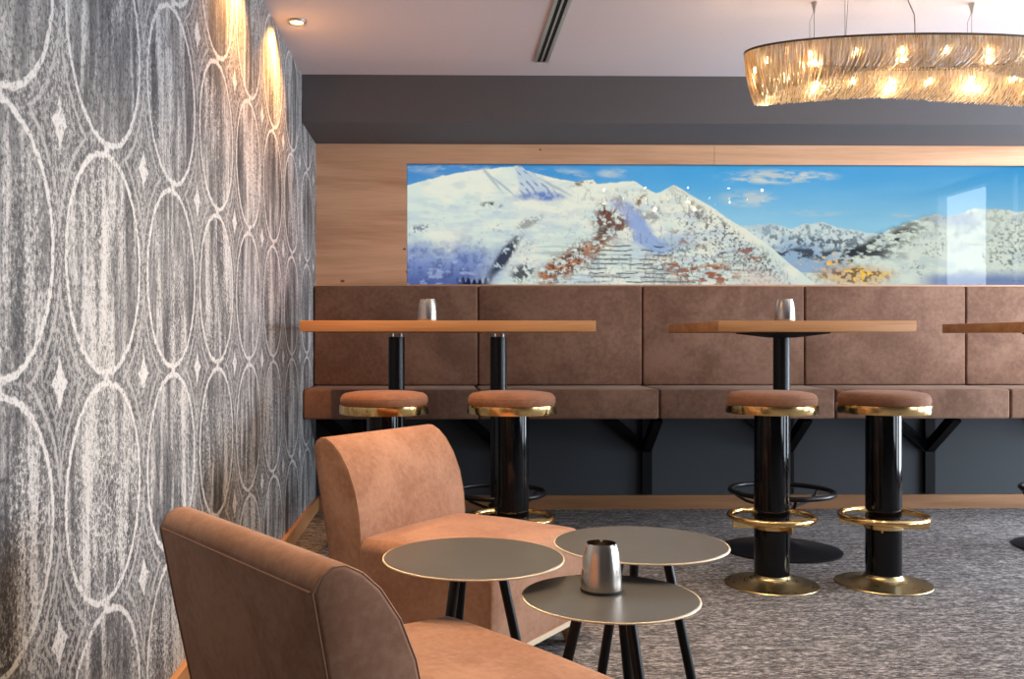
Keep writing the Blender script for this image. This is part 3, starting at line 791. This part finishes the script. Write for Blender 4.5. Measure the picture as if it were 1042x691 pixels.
def build_vent():
    root = thing('slot_vent', 'long aluminium slot air vent with two dark slots in the ceiling', 'air vent', (.512, 3.60, ZC), 0)
    y0, y1 = -1.3, 1.232; z0, z1 = -.006, 0
    def bars(xs, name, mat, za, zb):
        for a, b in xs: MB().box(a, b, y0, y1, za, zb).build(name, mat, root)
    bars([(-.0375, -.0215), (.0215, .0375)], 'frame_rail', MAT['alu'], z0, z1)
    bars([(-.0045, .0045)], 'centre_bar', MAT['alu'], z0, z1)
    MB().box(-.0215, .0215, y1 - .006, y1, z0, z1).build('end_cap', MAT['alu'], root)
    bars([(-.0215, -.0045), (.0045, .0215)], 'slot', MAT['slot'], -.002, 0)
build_vent()

# ------------------------------------------------------------------ chandelier
def build_chandelier():
    CX, CY = 1.935, 3.775; ZT, ZB = 2.199, 2.078
    root = thing('chandelier', 'large oval chandelier of gilt chains glowing with small bulbs, hung from the ceiling', 'chandelier', (CX, CY, ZT))
    A, B = .702, .240
    def pt(t, a, b, z): return (a * math.cos(t), b * math.sin(t), z)
    n = 140
    rim = MB(); rim.tube([pt(2 * math.pi * k / n, A, B, 0) for k in range(n)], .0045, 6, closed=True)
    rim.tube([pt(2 * math.pi * k / n, A - .05, B - .035, 0) for k in range(n)], .0045, 6, closed=True)
    rim.build('rim', MAT['bronze'], root, smooth=True)
    pl = MB()
    for k in range(n):
        t0, t1 = 2 * math.pi * k / n, 2 * math.pi * (k + 1) / n
        a, b, c, d = pt(t0, A - .006, B - .006, .002), pt(t1, A - .006, B - .006, .002), pt(t1, A - .044, B - .030, .002), pt(t0, A - .044, B - .030, .002)
        pl.hexa([(*q[:2], -.002) for q in (a, b, c, d)], [a, b, c, d])
    pl.build('bulb_plate', MAT['bronze'], root)
    rnd = random.Random(3); H = ZB - ZT
    # arc-length table
    M = 2000; tt = [2 * math.pi * k / M for k in range(M + 1)]; acc = [0]
    for k in range(M):
        p, q = pt(tt[k], A, B, 0), pt(tt[k + 1], A, B, 0); acc.append(acc[-1] + math.dist(p, q))
    st = MB()
    def strand(s, layer):
        t = float(np.interp(s * acc[-1], acc, tt)); jit = rnd.uniform(-.003, .003)
        if layer == 0: a0, b0, a1, b1 = A, B, A - .050, B - .012
        else: a0, b0, a1, b1 = A - .05, B - .035, A - .052, B - .016
        slant = -.075 * abs(math.sin(t)) ** 1.5 * (1 if layer == 0 else .8) + rnd.uniform(-.006, .006)
        hz = H - .080 * abs(math.cos(t)) ** 1.7 + rnd.uniform(-.006, .006); pts = []
        x1 = a1 * math.cos(t) + slant; y1 = b1 * math.sin(t)
        for q in (0, .2, .4, .6, .8, .93, 1):
            w = q ** 2.2
            x0 = a0 * math.cos(t); y0 = b0 * math.sin(t)
            pts.append((x0 + (x1 - x0) * w, y0 + (y1 - y0) * w + jit * math.sin(q * 3.1), hz * q - .002))
        st.tube(pts, rnd.uniform(.0014, .0023), 4, cap=False)
    for i in range(860): strand((i + rnd.uniform(-.3, .3)) / 860 % 1.0, 0)
    for i in range(460): strand((i + rnd.uniform(-.3, .3)) / 460 % 1.0, 1)
    tag(st.build('chain_strands', MAT['strands'], root, smooth=True), kind='stuff')
    nb = 18
    for k in range(nb):
        s = (k + .5) / nb; t = float(np.interp(s * acc[-1], acc, tt)); x, y, _ = pt(t, A - .026, B - .019, 0)
        b = MB().lathe([(0, -.070), (.0055, -.066), (.0075, -.058), (.0065, -.048), (.005, -.040), (0, -.040)], 12, (x, y, 0)).build('bulb', MAT['bulb'], root, smooth=True)
        MB().lathe([(0, -.042), (.0065, -.042), (.0065, -.002), (0, -.002)], 12, (x, y, 0)).build('socket', MAT['nickel'], b, smooth=True)
        if k % 2 == 0:
            d = bpy.data.lights.new('bulb_glow', 'POINT'); d.energy = 4.2; d.color = (1.0, .72, .40); d.shadow_soft_size = .012
            l = bpy.data.objects.new('bulb_glow', d); COL.objects.link(l); l.parent = root; l.location = (x, y, -.085)
            d = bpy.data.lights.new('bulb_glow', 'POINT'); d.energy = 0.5; d.color = (1.0, .66, .40); d.shadow_soft_size = .008
            l = bpy.data.objects.new('bulb_glow', d); COL.objects.link(l); l.parent = root; l.location = (x, y, .03)
    zc = ZC - ZT
    for (x0, y0, x1, y1, cone) in ((-.345, .190, -.345, .190, True), (.335, .190, .335, .190, True), (-.375, -.185, -.375, -.185, True), (.345, -.185, .345, -.185, True), (-.372, -.185, -.30, -.05, False)):
        MB().tube([(x0, y0, 0), (x1, y1, zc)], .0011, 6).build('suspension_wire', MAT['cord'], root, smooth=True)
        if cone:
            MB().lathe([(0, -.045), (.004, -.045), (.006, -.030), (.0125, -.004), (.0125, 0), (0, 0)], 20, (x1, y1, zc)).build('ceiling_cone', MAT['nickel'], root, smooth=True)
    for x in (-.345, .335):
        pts = [(x - .004, .190, zc - .045), (x - .020, .188, zc - .085), (x - .020, .188, zc - .15), (x - .008, .190, zc - .215), (x - .001, .190, 0.0)]
        MB().tube(pts, .0009, 6).build('suspension_wire', MAT['cord'], root, smooth=True)
    pts = [(-.095, -.17, 0), (-.095, -.17, .06), (-.097, -.168, .10), (-.115, -.16, .15), (-.122, -.155, .20), (-.125, -.15, zc)]
    MB().tube(pts, .0022, 8).build('power_cord', MAT['cord'], root, smooth=True)
build_chandelier()
